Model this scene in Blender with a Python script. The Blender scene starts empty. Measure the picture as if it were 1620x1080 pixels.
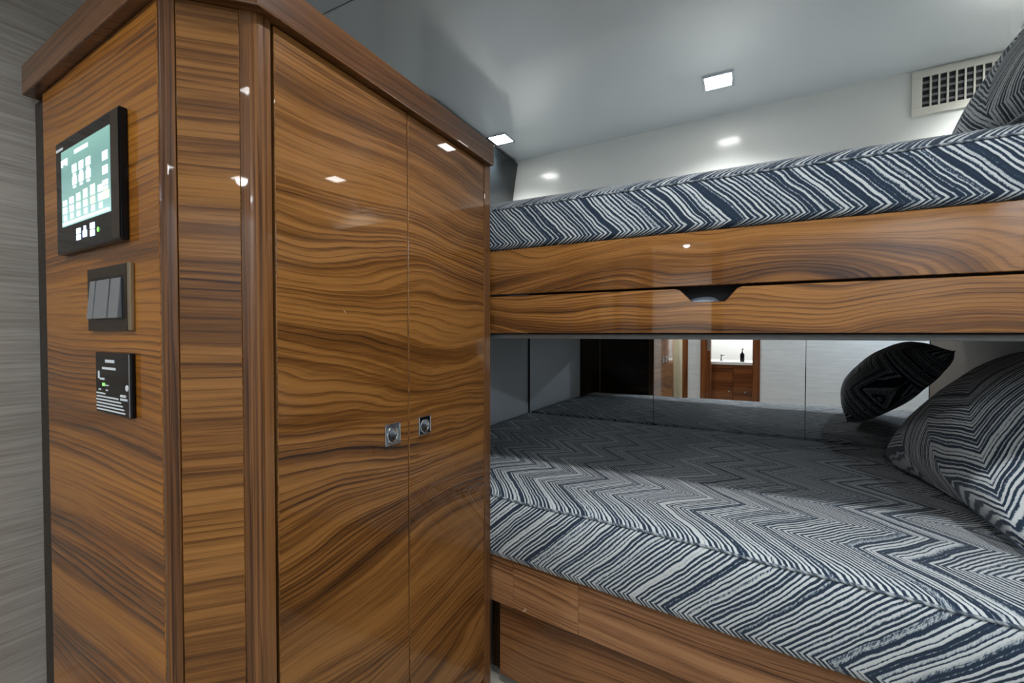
import bpy, bmesh, math, random
from mathutils import Vector, Matrix, noise
random.seed(4)
S = bpy.context.scene
COL = S.collection

# ------------------------------------------------------------ camera, world, exposure
F_PX, H0 = 690.0, 527.0
tilt = math.atan((540 - H0) / F_PX)
yaw = math.atan(360 / F_PX)
cd = bpy.data.cameras.new('camera')
cd.sensor_width = 36; cd.lens = F_PX / 1620 * 36; cd.clip_start = .02
cam = bpy.data.objects.new('camera', cd); COL.objects.link(cam)
cam.location = (0, 0, 1.1); cam.rotation_euler = (math.pi / 2 - tilt, 0, yaw)
S.camera = cam
w = bpy.data.worlds.new('world'); S.world = w; w.use_nodes = True
w.node_tree.nodes['Background'].inputs[0].default_value = (.55, .6, .65, 1)
w.node_tree.nodes['Background'].inputs[1].default_value = .3
S.view_settings.view_transform = 'Standard'; S.view_settings.look = 'None'
S.view_settings.exposure = 0.35; S.view_settings.gamma = 1; S.view_settings.use_curve_mapping = False
CEIL = 2.03
# recessed ceiling lamps: x, y, watts, cone in degrees
LAMPS = [(-1.02, 1.84, 26, 130, 1.0, 'small square ceiling downlight at the far end, beside the crown of the locker'),
         (-.078, 1.79, 32, 130, 1.0, 'square chrome-framed ceiling downlight over the middle of the upper bunk'),
         (.80, 1.85, 28, 130, 1.0, 'square ceiling downlight over the pillow end of the upper bunk'),
         (-.20, .62, 34, 140, 1.0, 'square ceiling downlight over the aisle nearest the locker doors'),
         (.55, .60, 36, 140, 1.0, 'square ceiling downlight over the aisle beside the pillow end'),
         (-.06, -.545, 6, 165, .5, 'square ceiling downlight behind the viewer in the middle of the cabin'),
         (1.27, -1.42, 48, 174, .15, 'square ceiling downlight behind the viewer in the far right corner'),
         (-1.05, -.60, 34, 165, .5, 'added fill lamp in a square ceiling frame, unseen behind the viewer near the left wallpaper'),  # unseen lamp, added to brighten the locker side and left wallpaper
         (.477, -1.55, 5, 165, .5, 'square ceiling downlight close to the opposite wall'),
         (-.4, -2.5, 110, 165, .5, 'square ceiling downlight inside the bright washroom')]
LAMP_COL = (.95, .98, 1.0)

# ------------------------------------------------------------ node helpers
def mat(name):
    m = bpy.data.materials.new(name); m.use_nodes = True
    nt = m.node_tree; b = nt.nodes['Principled BSDF']
    return m, nt, b
def N(nt, t, **kw):
    n = nt.nodes.new(t)
    for k, v in kw.items():
        if hasattr(n, k) and not k[0].isupper(): setattr(n, k, v)
        else: n.inputs[k].default_value = v
    return n
def L(nt, a, b): nt.links.new(a, b)
def M2(nt, op, a, b=None, c=None):
    n = nt.nodes.new('ShaderNodeMath'); n.operation = op
    for i, v in enumerate((a, b, c)):
        if v is None: continue
        if isinstance(v, (int, float)): n.inputs[i].default_value = v
        else: nt.links.new(v, n.inputs[i])
    return n.outputs[0]
def vec(nt, x, y, z=0):
    n = nt.nodes.new('ShaderNodeCombineXYZ')
    for i, v in enumerate((x, y, z)):
        if isinstance(v, (int, float)): n.inputs[i].default_value = v
        else: nt.links.new(v, n.inputs[i])
    return n.outputs[0]
def ramp(nt, fac, stops, interp='LINEAR'):
    n = nt.nodes.new('ShaderNodeValToRGB'); cr = n.color_ramp; cr.interpolation = interp
    while len(cr.elements) < len(stops): cr.elements.new(.5)
    for e, (p, c) in zip(cr.elements, stops): e.position = p; e.color = (*c, 1)
    nt.links.new(fac, n.inputs[0]); return n.outputs[0]
def noise_tex(nt, v, scale=1, detail=2, rough=.5, dist=0):
    n = nt.nodes.new('ShaderNodeTexNoise'); n.inputs['Scale'].default_value = scale
    n.inputs['Detail'].default_value = detail; n.inputs['Roughness'].default_value = rough
    n.inputs['Distortion'].default_value = dist
    nt.links.new(v, n.inputs['Vector']); return n.outputs[0]

def plain(name, col, rough=.5, metal=0, coat=0, emit=None, es=0):
    m, nt, b = mat(name)
    b.inputs['Base Color'].default_value = (*col, 1); b.inputs['Roughness'].default_value = rough
    b.inputs['Metallic'].default_value = metal; b.inputs['Coat Weight'].default_value = coat
    b.inputs['Coat Roughness'].default_value = .03
    if emit: b.inputs['Emission Color'].default_value = (*emit, 1); b.inputs['Emission Strength'].default_value = es
    tc = N(nt, 'ShaderNodeTexCoord')
    f = noise_tex(nt, tc.outputs['Object'], 60, 3)
    r = M2(nt, 'MULTIPLY_ADD', f, rough * .3, rough * .85); L(nt, r, b.inputs['Roughness'])
    return m

def walnut(name, seed=0., dark=(.026, .009, .003), mid=(.140, .054, .011), light=(.29, .128, .032), figure=.11, fine=1.0, uf=.95):
    m, nt, b = mat(name)
    uv = N(nt, 'ShaderNodeUVMap'); sp = N(nt, 'ShaderNodeSeparateXYZ'); L(nt, uv.outputs[0], sp.inputs[0])
    u, v = sp.outputs[0], sp.outputs[1]
    n1 = noise_tex(nt, vec(nt, M2(nt, 'MULTIPLY', u, uf), M2(nt, 'MULTIPLY', v, 2.6), seed), 1, 1.5)
    n1b = noise_tex(nt, vec(nt, M2(nt, 'MULTIPLY', u, 4.5), M2(nt, 'MULTIPLY', v, 9), seed + 7), 1, 2)
    wv = M2(nt, 'MULTIPLY_ADD', M2(nt, 'SUBTRACT', n1, .5), figure * 2.4, v)
    wv = M2(nt, 'MULTIPLY_ADD', M2(nt, 'SUBTRACT', n1b, .5), figure * .16, wv)
    r0 = noise_tex(nt, vec(nt, M2(nt, 'MULTIPLY', u, .3), M2(nt, 'MULTIPLY', wv, 8), seed + 3), 1, 2)
    r1 = noise_tex(nt, vec(nt, M2(nt, 'MULTIPLY', u, 1.1), M2(nt, 'MULTIPLY', wv, 38), seed + 11), 1, 3, .6)
    r2 = noise_tex(nt, vec(nt, M2(nt, 'MULTIPLY', u, 3), M2(nt, 'MULTIPLY', wv, 190), seed + 19), 1, 2, .6)
    po = noise_tex(nt, vec(nt, M2(nt, 'MULTIPLY', u, 16), M2(nt, 'MULTIPLY', v, 600), seed + 29), 1, 2, .6)
    am = noise_tex(nt, vec(nt, M2(nt, 'MULTIPLY', u, .8), M2(nt, 'MULTIPLY', wv, 7), seed + 37), 1, 1)
    am = M2(nt, 'MULTIPLY', M2(nt, 'SUBTRACT', am, .30), 3.0)
    rc = M2(nt, 'MULTIPLY_ADD', r0, 9.0, M2(nt, 'MULTIPLY', wv, 80 * fine))
    rc = M2(nt, 'MULTIPLY_ADD', r1, 1.6, rc)
    fr = M2(nt, 'FRACT', rc)
    ring = M2(nt, 'MULTIPLY', M2(nt, 'POWER', fr, 3.5), M2(nt, 'SUBTRACT', 1.0, M2(nt, 'POWER', fr, 40)))
    ring = M2(nt, 'MULTIPLY', ring, am)
    val = M2(nt, 'MULTIPLY_ADD', M2(nt, 'SUBTRACT', r0, .5), .34, .525)
    val = M2(nt, 'MULTIPLY_ADD', M2(nt, 'SUBTRACT', r1, .5), .34, val)
    val = M2(nt, 'MULTIPLY_ADD', M2(nt, 'SUBTRACT', r2, .5), .20, val)
    val = M2(nt, 'MULTIPLY_ADD', M2(nt, 'SUBTRACT', po, .5), .12, val)
    val = M2(nt, 'MULTIPLY_ADD', ring, -.17, val)
    mixd = lambda a, c, t: tuple(a[i] * (1 - t) + c[i] * t for i in range(3))
    c = ramp(nt, val, [(.36, dark), (.435, mixd(dark, mid, .6)), (.485, mid), (.545, mixd(mid, light, .62)), (.63, light)])
    L(nt, c, b.inputs['Base Color'])
    b.inputs['Roughness'].default_value = .42; b.inputs['Specular IOR Level'].default_value = .12
    b.inputs['Coat Weight'].default_value = .8; b.inputs['Coat Roughness'].default_value = .025; b.inputs['Coat IOR'].default_value = 1.45
    return m

def textile(name, a=.12, period=.014, seed=0., navy=0.):
    """zigzag woven stripes; uv.x in metres along the row, uv.y counts rows"""
    m, nt, b = mat(name)
    uv = N(nt, 'ShaderNodeUVMap'); sp = N(nt, 'ShaderNodeSeparateXYZ'); L(nt, uv.outputs[0], sp.inputs[0])
    u, v = sp.outputs[0], sp.outputs[1]
    wob = noise_tex(nt, vec(nt, M2(nt, 'MULTIPLY', u, 9), M2(nt, 'MULTIPLY', v, 1.1), seed), 1, 2)
    wob2 = noise_tex(nt, vec(nt, M2(nt, 'MULTIPLY', u, 60), M2(nt, 'MULTIPLY', v, 7), seed + 5), 1, 1)
    v2 = M2(nt, 'MULTIPLY_ADD', M2(nt, 'SUBTRACT', wob2, .5), .03, v)
    tri = M2(nt, 'PINGPONG', v2, 1.0)
    ph = M2(nt, 'MULTIPLY_ADD', tri, a, u)
    ph = M2(nt, 'MULTIPLY_ADD', M2(nt, 'SUBTRACT', wob, .5), .028, ph)
    s1 = M2(nt, 'SINE', M2(nt, 'MULTIPLY', ph, 6.2832 / period))
    nn = nt.nodes.new('ShaderNodeTexNoise'); nn.noise_dimensions = '1D'
    nn.inputs['Scale'].default_value = 1; nn.inputs['Detail'].default_value = 1
    L(nt, M2(nt, 'MULTIPLY_ADD', ph, 38.0, seed * 3.3), nn.inputs['W'])
    n2 = nt.nodes.new('ShaderNodeTexNoise'); n2.noise_dimensions = '1D'
    n2.inputs['Scale'].default_value = 1; n2.inputs['Detail'].default_value = 0
    L(nt, M2(nt, 'MULTIPLY_ADD', ph, 150.0, seed), n2.inputs['W'])
    val = M2(nt, 'MULTIPLY_ADD', M2(nt, 'SUBTRACT', nn.outputs[0], .5), 4.0, s1)
    val = M2(nt, 'MULTIPLY_ADD', M2(nt, 'SUBTRACT', n2.outputs[0], .5), 3.0, val)
    val = M2(nt, 'MULTIPLY_ADD', val, .25, .5)
    # woven cross threads
    th = noise_tex(nt, vec(nt, M2(nt, 'MULTIPLY', u, 420), M2(nt, 'MULTIPLY', v, 22), seed + 2), 1, 2)
    val = M2(nt, 'MULTIPLY_ADD', M2(nt, 'SUBTRACT', th, .5), .40, val)
    c = ramp(nt, val, [(.37 + navy, (.017, .029, .050)), (.46 + navy, (.040, .062, .092)), (.53 + navy, (.30, .335, .36)), (.68 + navy, (.49, .51, .51))])
    L(nt, c, b.inputs['Base Color'])
    b.inputs['Roughness'].default_value = .9; b.inputs['Specular IOR Level'].default_value = .15
    b.inputs['Sheen Weight'].default_value = .15
    bp = nt.nodes.new('ShaderNodeBump'); bp.inputs['Strength'].default_value = .35; bp.inputs['Distance'].default_value = .002
    L(nt, val, bp.inputs['Height']); L(nt, bp.outputs[0], b.inputs['Normal'])
    return m

def grasscloth(name, lo, hi):
    m, nt, b = mat(name)
    uv = N(nt, 'ShaderNodeUVMap'); sp = N(nt, 'ShaderNodeSeparateXYZ'); L(nt, uv.outputs[0], sp.inputs[0])
    u, v = sp.outputs[0], sp.outputs[1]
    f1 = noise_tex(nt, vec(nt, M2(nt, 'MULTIPLY', u, 5), M2(nt, 'MULTIPLY', v, 150), 1), 1, 4, .65)
    f2 = noise_tex(nt, vec(nt, M2(nt, 'MULTIPLY', u, 2.2), M2(nt, 'MULTIPLY', v, 30), 4), 1, 2)
    f = M2(nt, 'ADD', M2(nt, 'MULTIPLY', f1, .7), M2(nt, 'MULTIPLY', f2, .3))
    c = ramp(nt, f, [(.36, lo), (.60, hi)]); L(nt, c, b.inputs['Base Color'])
    b.inputs['Roughness'].default_value = .7
    bp = nt.nodes.new('ShaderNodeBump'); bp.inputs['Strength'].default_value = .2; bp.inputs['Distance'].default_value = .002
    L(nt, f1, bp.inputs['Height']); L(nt, bp.outputs[0], b.inputs['Normal'])
    return m

# ------------------------------------------------------------ object helpers
def tag(o, label=None, cat=None, group=None, kind=None):
    if label: o['label'] = label
    if cat: o['category'] = cat
    if group: o['group'] = group
    if kind: o['kind'] = kind
    return o
def thing(name, label, cat, loc=(0, 0, 0), rz=0, group=None, kind=None):
    o = bpy.data.objects.new(name, None); COL.objects.link(o); o.empty_display_size = .05
    o.location = loc; o.rotation_euler = (0, 0, rz)
    return tag(o, label, cat, group, kind)
def obj(name, bm, m, parent=None, smooth=False, g=None, off=(0, 0)):
    bm.normal_update()
    if g is not None:                       # grain-aligned uv in metres
        lay = bm.loops.layers.uv.verify(); g = Vector(g).normalized()
        for f in bm.faces:
            n = f.normal; gg = g
            if abs(n.dot(g)) > .8: gg = Vector((0, 0, 1)) if abs(g.z) < .5 else Vector((1, 0, 0))
            gt = (gg - n * n.dot(gg)).normalized(); c = n.cross(gt)
            if (abs(c.z) > .3 and c.z < 0) or (abs(c.z) <= .3 and c.y + c.x < 0): c = -c
            for l in f.loops:
                p = l.vert.co; l[lay].uv = (p.dot(gt) + off[0], p.dot(c) + off[1])
    me = bpy.data.meshes.new(name); bm.to_mesh(me); bm.free()
    o = bpy.data.objects.new(name, me); COL.objects.link(o); me.materials.append(m)
    if smooth:
        for p in me.polygons: p.use_smooth = True
    if parent: o.parent = parent
    return o
def bevel(bm, w, seg=2):
    if w: bmesh.ops.bevel(bm, geom=list(bm.edges), offset=w, segments=seg, profile=.6, affect='EDGES')
    return bm
def box(x0, x1, y0, y1, z0, z1, bev=0, seg=2, bm=None):
    t = bmesh.new(); bmesh.ops.create_cube(t, size=1)
    for v in t.verts:
        v.co = Vector((x0 + (v.co.x + .5) * (x1 - x0), y0 + (v.co.y + .5) * (y1 - y0), z0 + (v.co.z + .5) * (z1 - z0)))
    bevel(t, bev, seg)
    return join(bm, t)
def join(bm, t):
    if bm is None: return t
    me = bpy.data.meshes.new('tmp'); t.to_mesh(me); t.free(); bm.from_mesh(me); bpy.data.meshes.remove(me); return bm
def prism(pts, z0, z1, bev=0, seg=2, bm=None):
    """vertical prism over a plan polygon (counter-clockwise)"""
    t = bmesh.new()
    a = [t.verts.new((x, y, z0)) for x, y in pts]; b = [t.verts.new((x, y, z1)) for x, y in pts]
    n = len(pts); t.faces.new(a[::-1]); t.faces.new(b)
    for i in range(n): t.faces.new((a[i], a[(i + 1) % n], b[(i + 1) % n], b[i]))
    bmesh.ops.recalc_face_normals(t, faces=t.faces)
    bevel(t, bev, seg)
    return join(bm, t)
def slab(a, b, th, z0, z1, bev=0, seg=2):
    """upright board whose front face runs a->b in plan, thickness th to the left of a->b"""
    a, b = Vector(a), Vector(b); d = (b - a).normalized(); n = Vector((-d.y, d.x)) * th
    return prism([a, b, b + n, a + n], z0, z1, bev, seg)
def tube(pts, r, sides=8, bm=None, closed=False):
    t = bmesh.new(); rings = []; n = len(pts); pts = [Vector(p) for p in pts]
    for i, p in enumerate(pts):
        q0 = pts[(i - 1) % n] if closed or i else p; q1 = pts[(i + 1) % n] if closed or i < n - 1 else p
        d = (q1 - q0).normalized(); ref = Vector((0, 0, 1)) if abs(d.z) < .9 else Vector((1, 0, 0))
        s = d.cross(ref).normalized(); u = s.cross(d)
        rings.append([t.verts.new(p + s * r * math.cos(2 * math.pi * k / sides) + u * r * math.sin(2 * math.pi * k / sides)) for k in range(sides)])
    for i in range(n if closed else n - 1):
        A, B = rings[i], rings[(i + 1) % n]
        for k in range(sides): t.faces.new((A[k], A[(k + 1) % sides], B[(k + 1) % sides], B[k]))
    if not closed: t.faces.new(rings[0][::-1]); t.faces.new(rings[-1])
    bmesh.ops.recalc_face_normals(t, faces=t.faces)
    return join(bm, t)
def lathe(prof, c, axis='z', sides=24, bm=None):
    t = bmesh.new(); rings = []
    for r, h in prof:
        ring = []
        for k in range(sides):
            a = 2 * math.pi * k / sides; x, y = r * math.cos(a), r * math.sin(a)
            co = {'z': (x, y, h), 'y': (x, h, y), 'x': (h, x, y)}[axis]
            ring.append(t.verts.new(Vector(co) + Vector(c)))
        rings.append(ring)
    for A, B in zip(rings, rings[1:]):
        for k in range(sides): t.faces.new((A[k], A[(k + 1) % sides], B[(k + 1) % sides], B[k]))
    t.faces.new(rings[0]); t.faces.new(rings[-1])
    bmesh.ops.recalc_face_normals(t, faces=t.faces)
    return join(bm, t)

# ------------------------------------------------------------ materials
W_door = walnut('walnut_door', 2.6, figure=.145, uf=1.1)
W_side = walnut('walnut_side', 6.1, mid=(.205, .070, .008), light=(.38, .150, .019), figure=.045)
W_cham = walnut('walnut_chamfer', 9.7, figure=.03)
W_post = walnut('walnut_post', 13.2, dark=(.04, .015, .006), mid=(.125, .050, .015), light=(.21, .092, .03), figure=.02)
W_crown = walnut('walnut_crown', 17.9, dark=(.04, .016, .007), mid=(.10, .040, .014), light=(.17, .072, .026), figure=.03)
W_fascia = walnut('walnut_fascia', 22.4, figure=.17, uf=1.6)
W_drawer = walnut('walnut_drawer', 27.7, figure=.14, uf=1.6)
W_rail = [walnut('walnut_rail_%d' % i, 31.1 + i * 5.3, mid=(.19, .084, .035), light=(.33, .165, .075), figure=.06) for i in range(3)]
W_base = walnut('walnut_base', 50.3, mid=(.14, .058, .021), light=(.25, .115, .043), figure=.12)
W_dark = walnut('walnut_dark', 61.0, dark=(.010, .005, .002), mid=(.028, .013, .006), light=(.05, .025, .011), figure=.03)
W_frame = walnut('walnut_frame', 71.0, dark=(.04, .012, .004), mid=(.16, .05, .015), light=(.28, .10, .03), figure=.04)
T_low = textile('striped_weave_lower', a=-.125, period=.0125, seed=1.7)
T_up = textile('striped_weave_upper', a=.10, period=.0125, seed=5.1, navy=.085)
T_pil = textile('striped_weave_pillow', a=.12, period=.0125, seed=8.4)
def piping_mat():
    m, nt, b = mat('twisted_piping')
    tc = N(nt, 'ShaderNodeTexCoord'); sp = N(nt, 'ShaderNodeSeparateXYZ'); L(nt, tc.outputs['Object'], sp.inputs[0])
    ph = M2(nt, 'MULTIPLY_ADD', sp.outputs[2], 60, M2(nt, 'MULTIPLY', sp.outputs[0], 75))
    f = noise_tex(nt, vec(nt, ph, 0, 0), 1, 2)
    L(nt, ramp(nt, f, [(.46, (.04, .06, .085)), (.56, (.30, .33, .35))]), b.inputs['Base Color'])
    b.inputs['Roughness'].default_value = .9
    return m
T_pipe = piping_mat()
M_ceil = plain('grey_lacquer_ceiling', (.57, .59, .585), .20, coat=.5)
M_wall = plain('cream_gloss_paint', (.74, .74, .69), .22, coat=.3)
M_endw = plain('grey_vinyl_wall', (.74, .76, .78), .4)
M_white = plain('white_laminate', (.80, .80, .78), .4)
M_grill = plain('cream_plastic', (.66, .64, .55), .4)
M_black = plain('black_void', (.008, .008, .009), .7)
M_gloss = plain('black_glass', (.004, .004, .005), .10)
M_gloss.node_tree.nodes['Principled BSDF'].inputs['Specular IOR Level'].default_value = .25
M_bronze = plain('dark_bronze', (.022, .014, .009), .18)
M_bronze.node_tree.nodes['Principled BSDF'].inputs['Specular IOR Level'].default_value = .25
M_reveal = plain('dark_reveal', (.022, .016, .011), .7)
M_brass = plain('brushed_bronze_edge', (.38, .31, .20), .3, metal=.8)
M_rock = plain('grey_rocker', (.17, .175, .18), .35)
M_chrome = plain('chrome', (.62, .66, .70), .12, metal=1)
M_steel = plain('satin_steel', (.45, .47, .49), .3, metal=1)
M_under = plain('grey_underside', (.16, .165, .165), .5)
M_floor = plain('pale_carpet', (.30, .27, .22), .95)
M_mirror = plain('mirror_silver', (.86, .88, .89), .0, metal=1)
M_seam = plain('seam_black', (.012, .010, .009), .6)
M_cloth = plain('grey_blue_cloth', (.22, .26, .32), .9)
G_left = grasscloth('grasscloth_taupe', (.235, .205, .175), (.40, .365, .325))
G_back = grasscloth('grasscloth_pale', (.60, .60, .60), (.76, .76, .75))
M_lamp = plain('lamp_diffuser', (.9, .9, .9), .4, emit=(1, .98, .95), es=18)
M_print = plain('white_print', (.62, .66, .68), .6)
M_iconw = plain('icon_white_glow', (.8, .9, .9), .5, emit=(.75, .95, 1), es=.85)
M_icong = plain('icon_pale_green_glow', (.8, .9, .8), .5, emit=(.62, .95, .66), es=.75)
M_icony = plain('icon_yellow_glow', (.9, .9, .6), .5, emit=(.85, .95, .45), es=.75)
M_blue = plain('icon_blue_glow', (.7, .8, 1), .5, emit=(.55, .75, 1), es=1.6)
M_green = plain('green_led', (.2, .8, .2), .5, emit=(.25, .9, .12), es=1.0)
def screen_mat():
    m, nt, b = mat('teal_screen')
    tc = N(nt, 'ShaderNodeTexCoord'); sp = N(nt, 'ShaderNodeSeparateXYZ'); L(nt, tc.outputs['Generated'], sp.inputs[0])
    c = ramp(nt, sp.outputs[2], [(0, (.42, .72, .70)), (.35, (.25, .45, .42)), (.7, (.17, .36, .33)), (1, (.24, .48, .42))])
    L(nt, c, b.inputs['Emission Color']); b.inputs['Emission Strength'].default_value = .85
    b.inputs['Base Color'].default_value = (.02, .03, .03, 1); b.inputs['Roughness'].default_value = .15
    return m
M_screen = screen_mat()

# ------------------------------------------------------------ the setting
def wall_y(name, x0, x1, ya, yb, z0, z1, th, m, g=None, kind='structure'):
    return tag(obj(name, slab((x0, ya), (x1, yb), th, z0, z1), m, g=g or (1, 0, 0)), kind=kind)
fl = tag(obj('floor', box(-2.4, 1.9, -3.3, 2.6, -.05, 0), M_floor, g=(1, 0, 0)), kind='structure')
cl = thing('ceiling', None, None, kind='structure')
obj('ceiling_panel', box(-2.4, 1.9, -3.3, .889, CEIL, CEIL + .03, .002, 1), M_ceil, cl)
obj('ceiling_panel', box(-2.4, 1.9, .892, 2.6, CEIL, CEIL + .03, .002, 1), M_ceil, cl)
obj('ceiling_backing', box(-2.4, 1.9, -3.3, 2.6, CEIL + .031, CEIL + .05), M_under, cl)
# upper hull wall behind the top bunk (slightly skewed), lower hull wall carries the mirrors
wall_y('wall_back', -1.16, 1.12, 2.123, 2.027, 1.36, CEIL, .03, M_wall)
MX0, MY0, MS = -1.13, 2.37, -.035
my = lambda x: MY0 + MS * (x - MX0)
wall_y('wall_back_lower', -1.16, 1.12, my(-1.16) + .008, my(1.12) + .008, 0, 1.36, .03, M_seam)
# end wall at the foot of both bunks: two panels
ew = thing('wall_foot', None, None, kind='structure')
obj('wall_panel', box(-1.16, -1.13, 1.175, 2.42, .3, 1.08, .001, 1), M_endw, ew)
obj('wall_panel', box(-1.16, -1.13, 1.175, 2.42, 1.083, CEIL, .001, 1), M_wall, ew)
tag(obj('trim_1', box(-1.1295, -1.118, 1.176, 1.56, .42, 1.08, .001, 1), W_dark, g=(0, 0, 1)), kind='structure')
tag(obj('trim_2', box(1.040, 1.05, .62, 2.38, .40, 1.08, .001, 1), plain('brown_headboard', (.085, .07, .055), .5)), kind='structure')
hw = tag(obj('wall_head', box(1.05, 1.09, .55, 2.40, 0, CEIL), M_wall, g=(0, 1, 0)), kind='structure')
tag(obj('wall_right', box(1.6, 1.64, -1.9, .55, 0, CEIL), G_back, g=(0, 1, 0)), kind='structure')
tag(obj('wall_return', box(1.05, 1.64, .55, .59, 0, CEIL), G_back, g=(1, 0, 0)), kind='structure')
tag(obj('wall_left', box(-1.42, -1.386, -.35, 1.0, 0, CEIL), G_left, g=(0, 1, 0)), kind='structure')
tag(obj('wall_corridor', box(-2.24, -2.2, -1.9, 1.0, 0, CEIL), G_back, g=(0, 1, 0)), kind='structure')
tag(obj('wall_corridor_end', box(-2.24, -1.42, 1.0, 1.04, 0, CEIL), G_back, g=(1, 0, 0)), kind='structure')

# opposite wall with the two openings seen in the mirror
YB = -1.9
D1 = (-.658, -.131); D2 = (-1.159, -1.004)
bm = None
for x0, x1, z0, z1 in [(-2.24, D2[0], 0, CEIL), (D2[1], D1[0], 0, CEIL), (D1[1], 1.64, 0, CEIL), (D2[0], D2[1], 1.92, CEIL), (D1[0], D1[1], 1.92, CEIL)]:
    bm = box(x0, x1, YB - .06, YB, z0, z1, bm=bm)
tag(obj('wall_opposite', bm, G_back, g=(1, 0, 0)), kind='structure')
def doorframe(name, d, wd, wl=None):
    wl = wl or wd * 1.6
    t = thing(name, None, None, kind='structure')
    obj('jamb', box(d[0] - wl, d[0] + .012, YB - .08, YB + .02, 0, 1.93, .004), W_frame, t, g=(0, 0, 1))
    obj('jamb', box(d[1] - .012, d[1] + wd, YB - .08, YB + .02, 0, 1.93, .004), W_frame, t, g=(0, 0, 1))
    obj('head', box(d[0] - wl, d[1] + wd, YB - .08, YB + .02, 1.91, 1.98, .004), W_frame, t, g=(1, 0, 0))
    return t
doorframe('door_1', D1, .075)
obj('strike_plate', box(D1[0] - .03, D1[0] + .005, YB + .018, YB + .026, .86, 1.03, .002), M_steel, bpy.data.objects['door_1'])
doorframe('door_2', D2, .06, .27)
# washroom beyond
tag(obj('wall_washroom', box(-2.24, 1.64, -3.3, -3.26, 0, CEIL), M_white), kind='structure')
tag(obj('wall_washroom_side', box(.5, .54, -3.26, -1.97, 0, CEIL), M_white), kind='structure')
tag(obj('wall_washroom_left', box(-2.24, -2.2, -3.26, -1.97, 0, CEIL), M_white), kind='structure')

tag(obj('wall_passage', box(-1.5, -.86, -2.7, -2.66, 0, CEIL), plain('cream_passage', (.66, .62, .44), .5)), kind='structure')

# ------------------------------------------------------------ ceiling downlights
def downlight(i, x, y, watts, cone, blend, label):
    t = thing('ceiling_downlight', label, 'ceiling light', (x, y, CEIL))
    s = .052; bm = None
    for a in [(-s, s, -s, -s + .008), (-s, s, s - .008, s), (-s, -s + .008, -s + .008, s - .008), (s - .008, s, -s + .008, s - .008)]:
        bm = box(a[0], a[1], a[2], a[3], -.007, -.0005, .0015, 1, bm)
    obj('frame', bm, M_chrome, t)
    obj('diffuser', box(-s + .009, s - .009, -s + .009, s - .009, -.004, -.001), M_lamp, t)
    ld = bpy.data.lights.new('lamp', 'SPOT'); ld.energy = watts; ld.color = (.72, .87, 1.0) if x > 1 else LAMP_COL
    ld.spot_size = math.radians(cone); ld.spot_blend = blend; ld.shadow_soft_size = .03
    lo = bpy.data.objects.new('lamp', ld); COL.objects.link(lo); lo.parent = t; lo.location = (0, 0, -.014)
for i, a in enumerate(LAMPS): downlight(i, *a)

# ------------------------------------------------------------ hanging locker
P3 = Vector((-.769, .341)); P2 = Vector((-.679, .431)); GL = Vector((-1, .0447)).normalized()
NL = Vector((-.0447, -1)).normalized(); CH = (P2 - P3).normalized(); NC = Vector((CH.y, -CH.x))
Z0, ZT = .0, 1.604
lk = thing('hanging_locker', 'tall glossy walnut hanging locker with two doors, chamfered corner and dark crown', 'cabinet')
Lp = lambda s, off=0: P3 + GL * s + NL * off
obj('carcass', prism([Lp(.56, -.025), Lp(.02, -.025), P3 + CH * .02 - NC * .02, Vector((-.705, .45)), Vector((-.705, 1.125)), Vector((-1.12, 1.125)), Vector((-1.362, .9))], .02, 1.6), W_dark, lk, g=(1, 0, 0))
obj('back_panel', box(-1.125, -.70, 1.126, 1.140, .02, 1.66, .002, 1), W_dark, lk, g=(1, 0, 0))
obj('side_panel', slab(Lp(.537), Lp(.012), .02, .05, ZT, .0015, 1), W_side, lk, g=(1, -.0447, 0), off=(0, .31))
obj('reveal_strip', slab(Lp(.613, -.006), Lp(.5375, -.006), .02, .0, ZT, .001, 1), M_reveal, lk)
# corner post between side and chamfer, rounded
def rounded_post(name, pts, z0, z1, bev, m):
    return obj(name, prism(pts, z0, z1, bev, 4), m, lk, smooth=False, g=(0, 0, 1))
c0 = P3 + CH * .018; l0 = Lp(.011)
rounded_post('corner_post', [l0, P3 + NL * .0015, P3 + CH * .006 + NC * .001, c0, c0 - NC * .02, l0 - NL * .02], .0, ZT, .0022, W_post)
c1 = P3 + CH * .019; c2 = P3 + CH * .103
obj('chamfer_panel', slab(c1, c2, .018, .02, ZT, .001, 1), W_cham, lk, g=(CH.x, CH.y, 0), off=(.3, 0))
c3 = P3 + CH * .1035
# rounded stile: arc from chamfer plane to door plane
arc = [c3]
ctr = None
a0 = P3 + CH * .113; a1 = Vector((-.680, .4545))
kn = P2 + Vector((.0005, 0))
for k in range(9):
    t = k / 8; arc.append(a0.lerp(kn, t).lerp(kn.lerp(Vector((-.680, .446)), t), t))
arc += [a1, Vector((-.70, .4545)), c3 - NC * .02]
st = obj('door_stile', prism(arc, .0, ZT + .005, 0), W_post, lk, g=(0, 0, 1), off=(0, .4))
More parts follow.
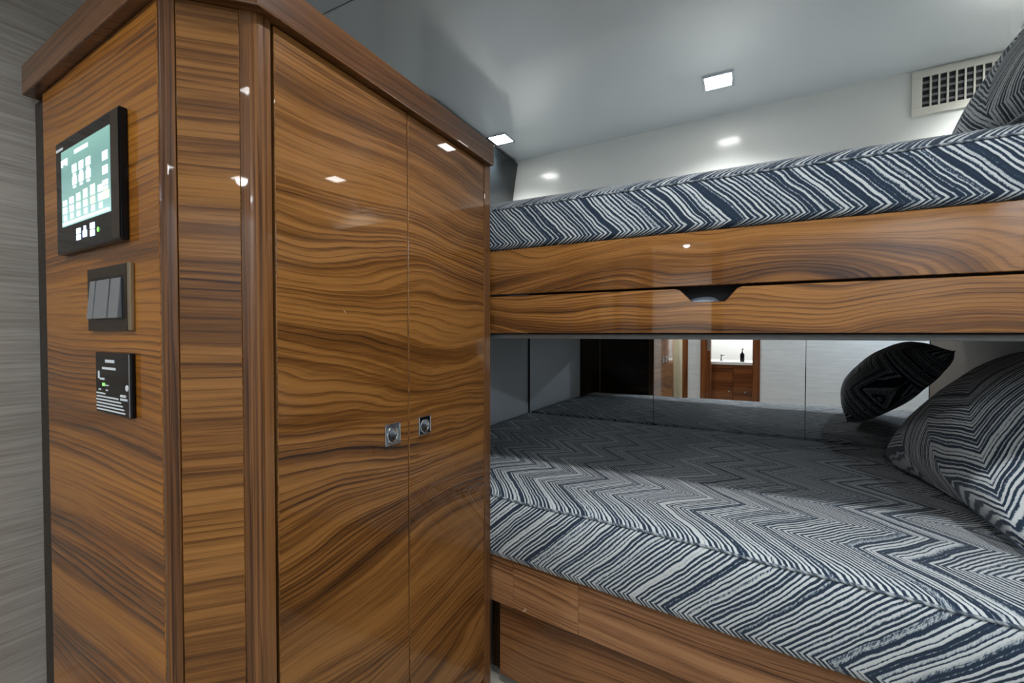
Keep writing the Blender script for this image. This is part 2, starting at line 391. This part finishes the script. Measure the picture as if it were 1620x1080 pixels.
# doors and frame
def latch(parent, y, z, h, dark):
    s = h
    bm = None; x0 = -.6805
    r = s * .14
    for a in [(-s, s, -s, -s + r), (-s, s, s - r, s), (-s, -s + r, -s + r, s - r), (s - r, s, -s + r, s - r)]:
        bm = box(x0, x0 + .0055, y + a[0], y + a[1], z + a[2], z + a[3], .0012, 1, bm)
    p = obj('latch_plate', bm, M_chrome, parent)
    obj('latch_inset', box(x0, x0 + .003, y - s + r, y + s - r, z - s + r, z + s - r), M_steel if not dark else M_gloss, p)
    obj('latch_button', lathe([(.78 * s, .003), (.80 * s, .0045), (.72 * s, .0060), (.62 * s, .0055), (.55 * s, .0035), (.2 * s, .0032), (.001, .0032)], (x0, y, z - .1 * s), 'x', 24), M_chrome, p, smooth=True)
    obj('latch_finger_pull', box(x0, x0 + .0066, y - .30 * s, y + .26 * s, z - .56 * s, z - .16 * s, .002, 2), M_seam, p)
ZB = .150
d1 = obj('door', box(-.705, -.680, .4605, .7830, ZB, 1.6035, .0012, 1), W_door, lk, g=(0, 1, 0), off=(0, 0))
d2 = obj('door', box(-.705, -.680, .7858, 1.121, ZB, 1.6035, .0012, 1), W_door, lk, g=(0, 1, 0), off=(0, 0))
latch(d1, .729, .878, .024, False); latch(d2, .839, .877, .0225, True)
obj('lower_drawer', box(-.705, -.680, .4605, 1.121, .05, ZB - .004, .0012, 1), W_door, lk, g=(0, 1, 0), off=(.4, .3))
obj('frame_post', box(-.72, -.679, 1.1235, 1.158, 0, 1.63, .003, 2), W_post, lk, g=(0, 0, 1), off=(0, .9))
obj('shadow_gap', box(-.72, -.712, .43, 1.125, .05, 1.655), M_seam, lk)
# crown: follows the plan with an overhang
e = .019
k0 = Lp(.587, e); k1 = Lp(0, e) + Vector((e * .42, 0)); k2 = Vector((-.662, .422)); k3 = Vector((-.662, 1.152))
crown = prism([k0, k1, k2, k3, Vector((-.74, 1.152)), Vector((-.74, .47)), P3 + CH * .05 - NC * .06, Lp(0.04, -.06), Lp(.587, -.06)], 1.605, 1.668, .003, 2)
obj('crown', crown, W_crown, lk, g=(.6, .6, 0))
obj('top_panel', prism([Lp(.6, -.05), Lp(.05, -.05), Vector((-.73, .50)), Vector((-.73, 1.138)), Vector((-1.12, 1.138)), Vector((-1.362, .9))], 1.61, 1.655), W_dark, lk, g=(1, 0, 0))

# ------------------------------------------------------------ devices on the locker side (local x runs to image right)
rzL = math.atan2(-GL.y, -GL.x)
def on_side(name, label, cat, s, z):
    p = Lp(s); return thing(name, label, cat, (p.x, p.y, z), rzL)
# touch screen
s0, z0 = .2655, 1.359
t = on_side('touch_screen', 'black wall touch screen with lit teal display above the light switch', 'control panel', s0, z0)
X = lambda s: s0 - s
Zr = lambda z: z - z0
obj('bezel', box(X(.414), X(.117), -.012, -.0003, Zr(1.252), Zr(1.466), .0025, 2), M_gloss, t)
obj('bronze_border', box(X(.149), X(.1185), -.0129, -.0118, Zr(1.2555), Zr(1.4625), .0003, 1), M_bronze, t)
scr = obj('display', box(X(.380), X(.152), -.0130, -.0118, Zr(1.302), Zr(1.443)), M_screen, t)
def flat(name, s1, s2, za, zb, m, parent, y=-.0136):
    return obj(name, box(X(s1), X(s2), y, y + .0005, Zr(za), Zr(zb)), m, parent)
flat('screen_title', .310, .245, 1.427, 1.434, M_iconw, scr)
for k in range(3): flat('screen_logo', .379 - .012 * k, .370 - .012 * k, 1.414 + .003 * (k % 2), 1.427, M_iconw, scr)
for r in range(2):
    for c in range(3):
        sa = .322 - c * .033; za = 1.404 - r * .022
        bmi = box(X(sa), X(sa - .022), -.0136, -.0131, Zr(za - .010), Zr(za + .005), .0002, 1)
        bmi = box(X(sa - .004), X(sa - .018), -.0136, -.0131, Zr(za - .016), Zr(za - .012), 0, 1, bmi)
        obj('screen_icon', bmi, M_iconw, scr)
for r, (za, hh) in enumerate([(1.404, .015), (1.380, .014), (1.356, .008), (1.346, .006)]):
    flat('screen_icon', .182, .160, za - hh, za, M_iconw, scr)
flat('screen_icon', .180, .156, 1.325, 1.338, M_icony, scr)
for c in range(6):
    sa = .372 - c * .034
    mm = [M_iconw, M_iconw, M_icong, M_icong, M_icong, M_iconw][c]
    h = [.010, .012, .014, .016, .018, .012][c]
    flat('screen_button', sa, sa - .020, 1.340, 1.340 + h, mm, scr)
    flat('screen_button', sa, sa - .020, 1.325, 1.337, mm if c != 4 else M_icony, scr)
    flat('screen_button', sa - .003, sa - .018, 1.312, 1.322, M_iconw, scr)
flat('screen_bar', .376, .156, 1.304, 1.309, M_iconw, scr)
flat('bezel_print', .408, .372, 1.4475, 1.4525, M_print, t, -.0127)
def eight(sa, zb, wd, h, m, kind):
    bmi = None
    if kind == 8:
        bmi = box(X(sa), X(sa - wd), -.0129, -.0120, Zr(zb), Zr(zb + h * .46), 0, 1)
        bmi = box(X(sa), X(sa - wd), -.0129, -.0120, Zr(zb + h * .54), Zr(zb + h), 0, 1, bmi)
    else:
        bmi = box(X(sa), X(sa - wd), -.0129, -.0120, Zr(zb), Zr(zb + h * .6), 0, 1)
        bmi = box(X(sa - wd * .25), X(sa - wd * .75), -.0129, -.0120, Zr(zb + h * .6), Zr(zb + h), 0, 1, bmi)
    obj('touch_key', bmi, m, t)
eight(.309, 1.270, .019, .021, M_blue, 8); eight(.277, 1.272, .017, .020, M_blue, 4); eight(.243, 1.270, .019, .023, M_blue, 8)
obj('status_light', lathe([(.0045, -.0128), (.004, -.0131), (.001, -.0132)], (X(.207), 0, Zr(1.278)), 'y', 12), M_green, t)
# light switch
s0, z0 = .190, 1.160
t = on_side('light_switch', 'dark bronze light switch plate with three grey rockers under the touch screen', 'switch', s0, z0)
obj('plate', box(X(.281), X(.112), -.007, -.0003, Zr(1.104), Zr(1.215), .002, 2), M_bronze, t)
obj('bevelled_edge', box(X(.1118), X(.101), -.0068, -.0003, Zr(1.1045), Zr(1.2145), .0015, 2), M_brass, t)
obj('rocker_recess', box(X(.263), X(.124), -.0078, -.0065, Zr(1.121), Zr(1.197), .0006, 1), M_gloss, t)
for a, b_ in [(.2605, .235), (.230, .174), (.1675, .129)]:
    bmr = box(X(a), X(b_), -.0122, -.0072, Zr(1.125), Zr(1.192), .0015, 2)
    for v in bmr.verts:
        if v.co.y < -.009: v.co.y += .0028 * (v.co.z / .034)
    obj('rocker', bmr, M_rock, t)
# instruction plate
s0, z0 = .1755, 1.0135
t = on_side('instruction_panel', 'small black glass panel with white printed lines below the light switch', 'control panel', s0, z0)
obj('glass', box(X(.249), X(.102), -.007, -.0003, Zr(.961), Zr(1.067), .002, 2), M_gloss, t)
obj('glass_edge', box(X(.1095), X(.106), -.0074, -.006, Zr(.963), Zr(1.065), .0003, 1), M_steel, t)
pl = lambda nm, a, b_, za, zb, m=M_print: obj(nm, box(X(a), X(b_), -.0078, -.0071, Zr(za), Zr(zb)), m, t)
pl('printed_title', .203, .165, 1.0495, 1.0545); pl('printed_line', .217, .160, 1.0375, 1.0415)
pl('printed_mark', .236, .229, 1.021, 1.034); pl('printed_mark', .228, .208, 1.019, 1.0225)
pl('printed_mark', .234, .224, 1.0005, 1.003); pl('printed_mark', .202, .194, 1.0005, 1.003)
pl('printed_line', .142, .120, .994, .998); pl('printed_line', .142, .115, .9885, .992)
for k in range(6): pl('printed_line', .245 - .002 * (k % 2), (.205, .150, .140, .134, .128, .124)[k], .994 - k * .0056, .9965 - k * .0056)
pl('green_light', .217, .207, 1.0085, 1.0135, M_green); pl('printed_mark', .205, .190, 1.009, 1.011)
obj('touch_symbol', lathe([(.0055, -.0071), (.005, -.0079), (.001, -.008)], (X(.116), 0, Zr(1.010)), 'y', 14), M_print, t)

# ------------------------------------------------------------ upper bunk
ub = thing('upper_bunk', 'upper bunk with two glossy walnut front boards and a dark finger notch', 'bunk', (0, 0, 0))
uy = lambda x: 1.170 + .0128 * (x + .66)
def uboard(name, x0, x1, z0, z1, m, off, notch=None):
    if not notch:
        return obj(name, slab((x0, uy(x0)), (x1, uy(x1)), .024, z0, z1, .0015, 1), m, ub, g=(1, .0128, 0), off=off)
    prof = [(x0, z0), (x1, z0), (x1, z1)] + notch + [(x0, z1)]
    t_ = bmesh.new()
    f = [t_.verts.new((x, uy(x), z)) for x, z in prof]; b_ = [t_.verts.new((x, uy(x) + .024, z)) for x, z in prof]
    n = len(prof); t_.faces.new(f); t_.faces.new(b_[::-1])
    for i in range(n): t_.faces.new((f[i], b_[i], b_[(i + 1) % n], f[(i + 1) % n]))
    bmesh.ops.recalc_face_normals(t_, faces=t_.faces)
    bevel(t_, .0012, 1)
    return obj(name, t_, m, ub, g=(1, .0128, 0), off=off)
uboard('fascia_board', -.70, 1.04, 1.2185, 1.353, W_fascia, (0, 0))
uboard('drawer_front', -.70, 1.04, 1.1005, 1.2125, W_drawer, (.3, 0), [(.004, 1.2125), (-.006, 1.2085), (-.032, 1.178), (-.105, 1.178), (-.134, 1.2085), (-.146, 1.2125)])
obj('bunk_deck', prism([(-1.128, 1.20), (1.045, 1.225), (1.045, 2.02), (-1.128, 2.11)], 1.300, 1.345), W_dark, ub, g=(1, 0, 0))
obj('bottom_panel', prism([(-1.128, 1.197), (1.045, 1.222), (1.045, 2.19), (-1.128, 2.30)], 1.084, 1.098, .002, 1), M_under, ub)
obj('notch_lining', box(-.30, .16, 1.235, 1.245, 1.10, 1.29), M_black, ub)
bmc = bmesh.new(); bmesh.ops.create_uvsphere(bmc, u_segments=20, v_segments=12, radius=1)
for v in bmc.verts: v.co = Vector((-.085 + .040 * v.co.x, 1.216 + .014 * v.co.y, 1.176 + .017 * v.co.z * (1 + .2 * v.co.x)))
tag(obj('rolled_cloth', bmc, M_cloth, smooth=True), 'small grey-blue roll showing inside the dark finger notch', 'cloth')

# ------------------------------------------------------------ lower bunk
lb = thing('lower_bunk', 'lower bunk base with pieced walnut rail and recessed walnut panel below', 'bunk', (0, 0, 0))
ly = lambda x: 1.173 - .1 * (x + .685)
cuts = [-.70, -.603, -.39, 1.04]
for i in range(3):
    a, b_ = cuts[i], cuts[i + 1]
    o_ = .0 if i else .001
    obj('rail_board', slab((a, ly(a) + o_), (b_ - .0006, ly(b_) + o_), .022, .262, .402, .0012, 1), W_rail[i], lb, g=(1, -.1, 0), off=(i * .7, i * .3))
obj('rail_edge', slab((-.70, ly(-.70) - .002), (1.04, ly(1.04) - .002), .020, .4025, .409, .0012, 1), W_post, lb, g=(1, -.1, 0))
obj('base_panel', slab((-.66, ly(-.66) + .012), (1.04, ly(1.04) + .012), .02, .03, .261, .001, 1), W_base, lb, g=(1, -.1, 0))
obj('recess_shade', slab((-.70, ly(-.70) + .03), (-.655, ly(-.655) + .03), .02, .03, .261), W_dark, lb, g=(0, 0, 1))  # dark walnut strip stands in for the shadow at this end of the base
obj('mattress_deck', prism([(-1.128, 1.235), (1.04, 1.04), (1.04, 2.17), (-1.128, 2.30)], .36, .400), W_dark, lb, g=(1, 0, 0))

# ------------------------------------------------------------ mattresses
def mattress(name, label, x0, x1, yf, yb, prof, m, nx, bulge, mound, pipe_at, pipe_r, cat='mattress'):
    """prof: (dy from front, z, row, shear) up to the flat top; then rows continue to the back"""
    t = thing(name, label, cat, (0, 0, 0))
    bm = bmesh.new(); lay = bm.loops.layers.uv.verify(); cols = []; uvs = []
    xs = [x0 + (x1 - x0) * i / nx for i in range(nx + 1)]
    for x in xs:
        F0, B0 = yf(x), yb(x); col = []; uv = []
        pr = [(F0 + dy, z, r, sh) for dy, z, r, sh in prof]
        ylast, zlast, rlast, pr0_sh = pr[-1]; k = 26
        for j in range(1, k + 1):
            y = ylast + (B0 - .01 - ylast) * j / k; q = j / k
            pr.append((y, zlast + mound * math.sin(math.pi * min(q, 1)) ** .6, rlast + (y - ylast) / .118, pr0_sh))
        y = pr[-1][0]; pr.append((y + .008, zlast - .03, pr[-1][2] + .3, 0)); pr.append((y + .008, prof[0][1], pr[-1][2] + 1, 0))
        for y, z, r, sh in pr:
            nz = noise.noise(Vector((x * 3.1, y * 3.1, z * 3))) + .5 * noise.noise(Vector((x * 8, y * 8, 4)))
            top = z > prof[0][1] + .02
            col.append(bm.verts.new((x, y + (bulge * nz if top else 0), z + (bulge * .9 * nz if z > zlast - .05 else 0))))
            uv.append((x + sh, r))
        cols.append(col); uvs.append(uv)
    n = len(cols[0])
    def face(vs, us):
        f = bm.faces.new(vs)
        for l, u_ in zip(f.loops, us): l[lay].uv = u_
    for i in range(nx):
        for j in range(n - 1):
            face((cols[i][j], cols[i + 1][j], cols[i + 1][j + 1], cols[i][j + 1]), (uvs[i][j], uvs[i + 1][j], uvs[i + 1][j + 1], uvs[i][j + 1]))
        face((cols[i][0], cols[i][n - 1], cols[i + 1][n - 1], cols[i + 1][0]), (uvs[i][0], uvs[i][n - 1], uvs[i + 1][n - 1], uvs[i + 1][0]))
    face(cols[0], uvs[0]); face(cols[nx][::-1], uvs[nx][::-1])
    pp = [(c[pipe_at].co.x, c[pipe_at].co.y - pipe_r * .2, c[pipe_at].co.z + pipe_r * .3) for c in cols]
    bmesh.ops.recalc_face_normals(bm, faces=bm.faces)
    obj('cover', bm, m, t, smooth=True)
    obj('piping', tube(pp, pipe_r, 6), T_pipe, t, smooth=True)
    return t
# front drop is one stripe row between z=.425 and the piping
low_prof = [(.03, .4095, -.55, 0), (.004, .4098, -.32, 0), (-.009, .414, -.15, 0), (-.012, .430, 0, 0), (-.014, .47, .22, -.012), (-.016, .51, .46, -.025), (-.013, .55, .70, -.037), (-.008, .58, .88, -.046), (-.001, .596, 1.0, -.05),
            (.010, .607, 1.06, -.05), (.030, .615, 1.22, -.05), (.07, .621, 1.55, -.05), (.13, .625, 2.0, -.05), (.20, .627, 2.55, -.05)]
mattress('lower_mattress', 'lower bunk mattress in navy and white zigzag weave with a piped front edge', -1.115, 1.032, ly, lambda x: my(x) - .006, low_prof, T_low, 110, .005, .003, 8, .0034)
up_prof = [(.03, 1.3545, -.5, 0), (.004, 1.3555, -.3, 0), (-.005, 1.361, -.14, 0), (-.008, 1.370, 0, 0), (-.0095, 1.40, .28, .0), (-.009, 1.43, .55, .0), (-.007, 1.456, .8, 0), (-.003, 1.476, 1, 0),
           (.008, 1.488, 1.10, 0), (.028, 1.503, 1.32, 0), (.055, 1.516, 1.6, 0), (.09, 1.523, 1.9, 0), (.13, 1.526, 2.25, 0)]
mattress('upper_mattress', 'upper bunk mattress in navy and white diagonal stripes along the front', -1.125, 1.035, uy, lambda x: 2.123 - .042 * (x + 1.16) - .012, up_prof, T_up, 110, .003, .004, 7, .0028)

# ------------------------------------------------------------ pillows
def pillow(name, label, c, e1, e2, w_, h_, t1, t2, uoff, rot=0, n=28):
    """e1 runs along the bottom edge, e2 up the lean; front bulges along e2 x e1 side"""
    t = thing(name, label, 'pillow', c)
    e1 = Vector(e1).normalized(); e2 = Vector(e2); e2 = (e2 - e1 * e2.dot(e1)).normalized(); nn = e1.cross(e2)
    bm = bmesh.new(); lay = bm.loops.layers.uv.verify()
    cr, sr = math.cos(rot), math.sin(rot)
    def P(i, j, side):
        a, b_ = -1 + 2 * i / n, -1 + 2 * j / n
        pin = 1 - .07 * (1 - b_ * b_) ; pin2 = 1 - .07 * (1 - a * a)
        A, B = a * pin * w_ / 2, b_ * pin2 * h_ / 2
        th = ((1 - a ** 2) * (1 - b_ ** 2)); th = max(th, 0) ** .37
        wr = .006 * noise.noise(Vector((a * 2.5, b_ * 2.5, side * 3 + uoff)))
        k = (t1 if side > 0 else -t2) * th + wr * th
        return e1 * A + e2 * (B + h_ / 2) + nn * k, (A * cr - B * sr + uoff, (A * sr + B * cr) / .118 + uoff)
    for side in (1, -1):
        g = [[bm.verts.new(P(i, j, side)[0]) for j in range(n + 1)] for i in range(n + 1)]
        for i in range(n):
            for j in range(n):
                q = [(i, j), (i + 1, j), (i + 1, j + 1), (i, j + 1)]
                if side < 0: q = q[::-1]
                f = bm.faces.new([g[a][b_] for a, b_ in q])
                for l, (a, b_) in zip(f.loops, q): l[lay].uv = P(a, b_, side)[1]
    bmesh.ops.remove_doubles(bm, verts=bm.verts, dist=.0002)
    bmesh.ops.recalc_face_normals(bm, faces=bm.faces)
    obj('pillow_cover', bm, T_pil, t, smooth=True)
    loop = [P(i, 0, 1)[0] for i in range(n)] + [P(n, j, 1)[0] for j in range(n)] + [P(n - i, n, 1)[0] for i in range(n)] + [P(0, n - j, 1)[0] for j in range(n)]
    obj('pillow_seam', tube(loop, .003, 6, closed=True), T_pipe, t, smooth=True)
    return t
pillow('pillow', 'zigzag striped pillow leaning on the lower bunk under the upper bunk', (.488, 1.60, .655), (.06, -.57, 0), (.40, .03, .39), 0.66, .525, .165, .10, .13, rot=.62)
pillow('pillow', 'navy striped pillow standing on the upper mattress in front of the air vent', (.505, 1.34, 1.540), (.05, -.57, 0), (.27, .03, .40), .54, .45, .09, .05, .41, rot=1.45)

# ------------------------------------------------------------ mirror on the lower hull wall
mr = thing('wall_mirror', 'long mirror of three panes behind the lower mattress', 'mirror')
xs = [-1.116, -.395, .262, 1.036]
for a, b_ in zip(xs, xs[1:]):
    obj('mirror_pane', slab((a + .0012, my(a)), (b_ - .0012, my(b_)), .005, .42, 1.082, .0004, 1), M_mirror, mr)

# ------------------------------------------------------------ air vent on the upper wall
ws = math.atan(-.042)
vt = thing('air_vent', 'cream louvred air vent grille high on the wall at the pillow end', 'vent', (.534, 2.0512, 1.945), ws)
VW, VH = .30, .077
bm = None
for a in [(0, VW, VH - .022, VH), (0, VW, -VH, -VH + .027), (0, .029, -VH + .027, VH - .022), (VW - .029, VW, -VH + .027, VH - .022)]:
    bm = box(a[0], a[1], -.008, -.0005, a[2], a[3], .0012, 1, bm)
obj('vent_frame', bm, M_grill, vt)
obj('vent_back', box(.029, VW - .029, -.0016, -.0006, -VH + .027, VH - .022), M_black, vt)
for k in range(1, 11):
    x = .029 + k * .022
    obj('vent_bar', box(x - .0025, x + .0025, -.0078, -.004, -VH + .027, VH - .022), M_grill, vt)
for k in range(4):
    z = -VH + .042 + k * .0235
    bmv = box(.029, VW - .029, -.0042, -.0018, z - .004, z + .004)
    obj('louvre', bmv, M_under, vt)

# ------------------------------------------------------------ television
tv = thing('television', 'black flat television at the foot of the upper bunk beside the locker crown', 'television', (-1.085, 1.76, 1.90))
bmt = box(-.022, .016, -.36, .36, -.20, .115, .004, 2)
for v in bmt.verts: v.co.x += .16 * (v.co.z - .115)
obj('tv_case', bmt, M_gloss, tv)
bmt = box(.0155, .0172, -.35, .35, -.19, .105, 0)
for v in bmt.verts: v.co.x += .16 * (v.co.z - .115)
obj('tv_screen', bmt, plain('tv_glass', (.010, .013, .015), .12), tv)
obj('tv_bracket', box(-.044, -.020, -.1, .1, -.08, .06, .003, 1), M_under, tv)

# ------------------------------------------------------------ washroom things seen in the mirror
vy = -2.05
va = thing('vanity_cabinet', 'brown wooden washroom vanity with white top, seen through the doorway in the mirror', 'cabinet', (0, 0, 0))
obj('vanity_body', box(-.95, .35, vy - .5, vy, 0, .665, .003, 1), W_frame, va, g=(1, 0, 0))
dr = obj('vanity_door', box(-.66, -.385, vy, vy + .016, .06, .63, .003, 1), W_frame, va, g=(1, 0, 0), off=(.3, .2))
obj('knob', lathe([(.006, 0), (.006, .012), (.014, .018), (.012, .026), (.001, .028)], (-.43, vy + .016, .30), 'y', 12), M_chrome, dr, smooth=True)
dr = obj('vanity_door', box(-.38, -.10, vy, vy + .016, .06, .63, .003, 1), W_frame, va, g=(1, 0, 0), off=(.8, .1))
obj('knob', lathe([(.006, 0), (.006, .012), (.014, .018), (.012, .026), (.001, .028)], (-.23, vy + .016, .30), 'y', 12), M_chrome, dr, smooth=True)
obj('vanity_top', box(-.97, .37, vy - .52, vy + .025, .666, .705, .005, 2), M_white, va)
fc = thing('faucet', 'low chrome faucet on the white vanity top, left of the soap bottle in the mirror', 'faucet', (-.55, vy - .2, .705))
obj('faucet_body', lathe([(.022, 0), (.022, .01), (.014, .02), (.013, .09), (.001, .095)], (0, 0, 0)), M_chrome, fc, smooth=True)
obj('spout', tube([(0, 0, .07), (.03, .04, .085), (.05, .10, .075)], .010), M_chrome, fc, smooth=True)
sb = thing('soap_dispenser', 'small black soap bottle with pump on the white vanity top in the mirror', 'bottle', (-.28, vy - .10, .705))
obj('bottle', lathe([(.026, 0), (.028, .005), (.028, .10), (.02, .118), (.011, .124), (.011, .135), (.001, .136)], (0, 0, 0)), M_gloss, sb, smooth=True)
obj('pump', tube([(0, 0, .13), (0, 0, .175), (.012, .03, .178)], .007), M_gloss, sb, smooth=True)
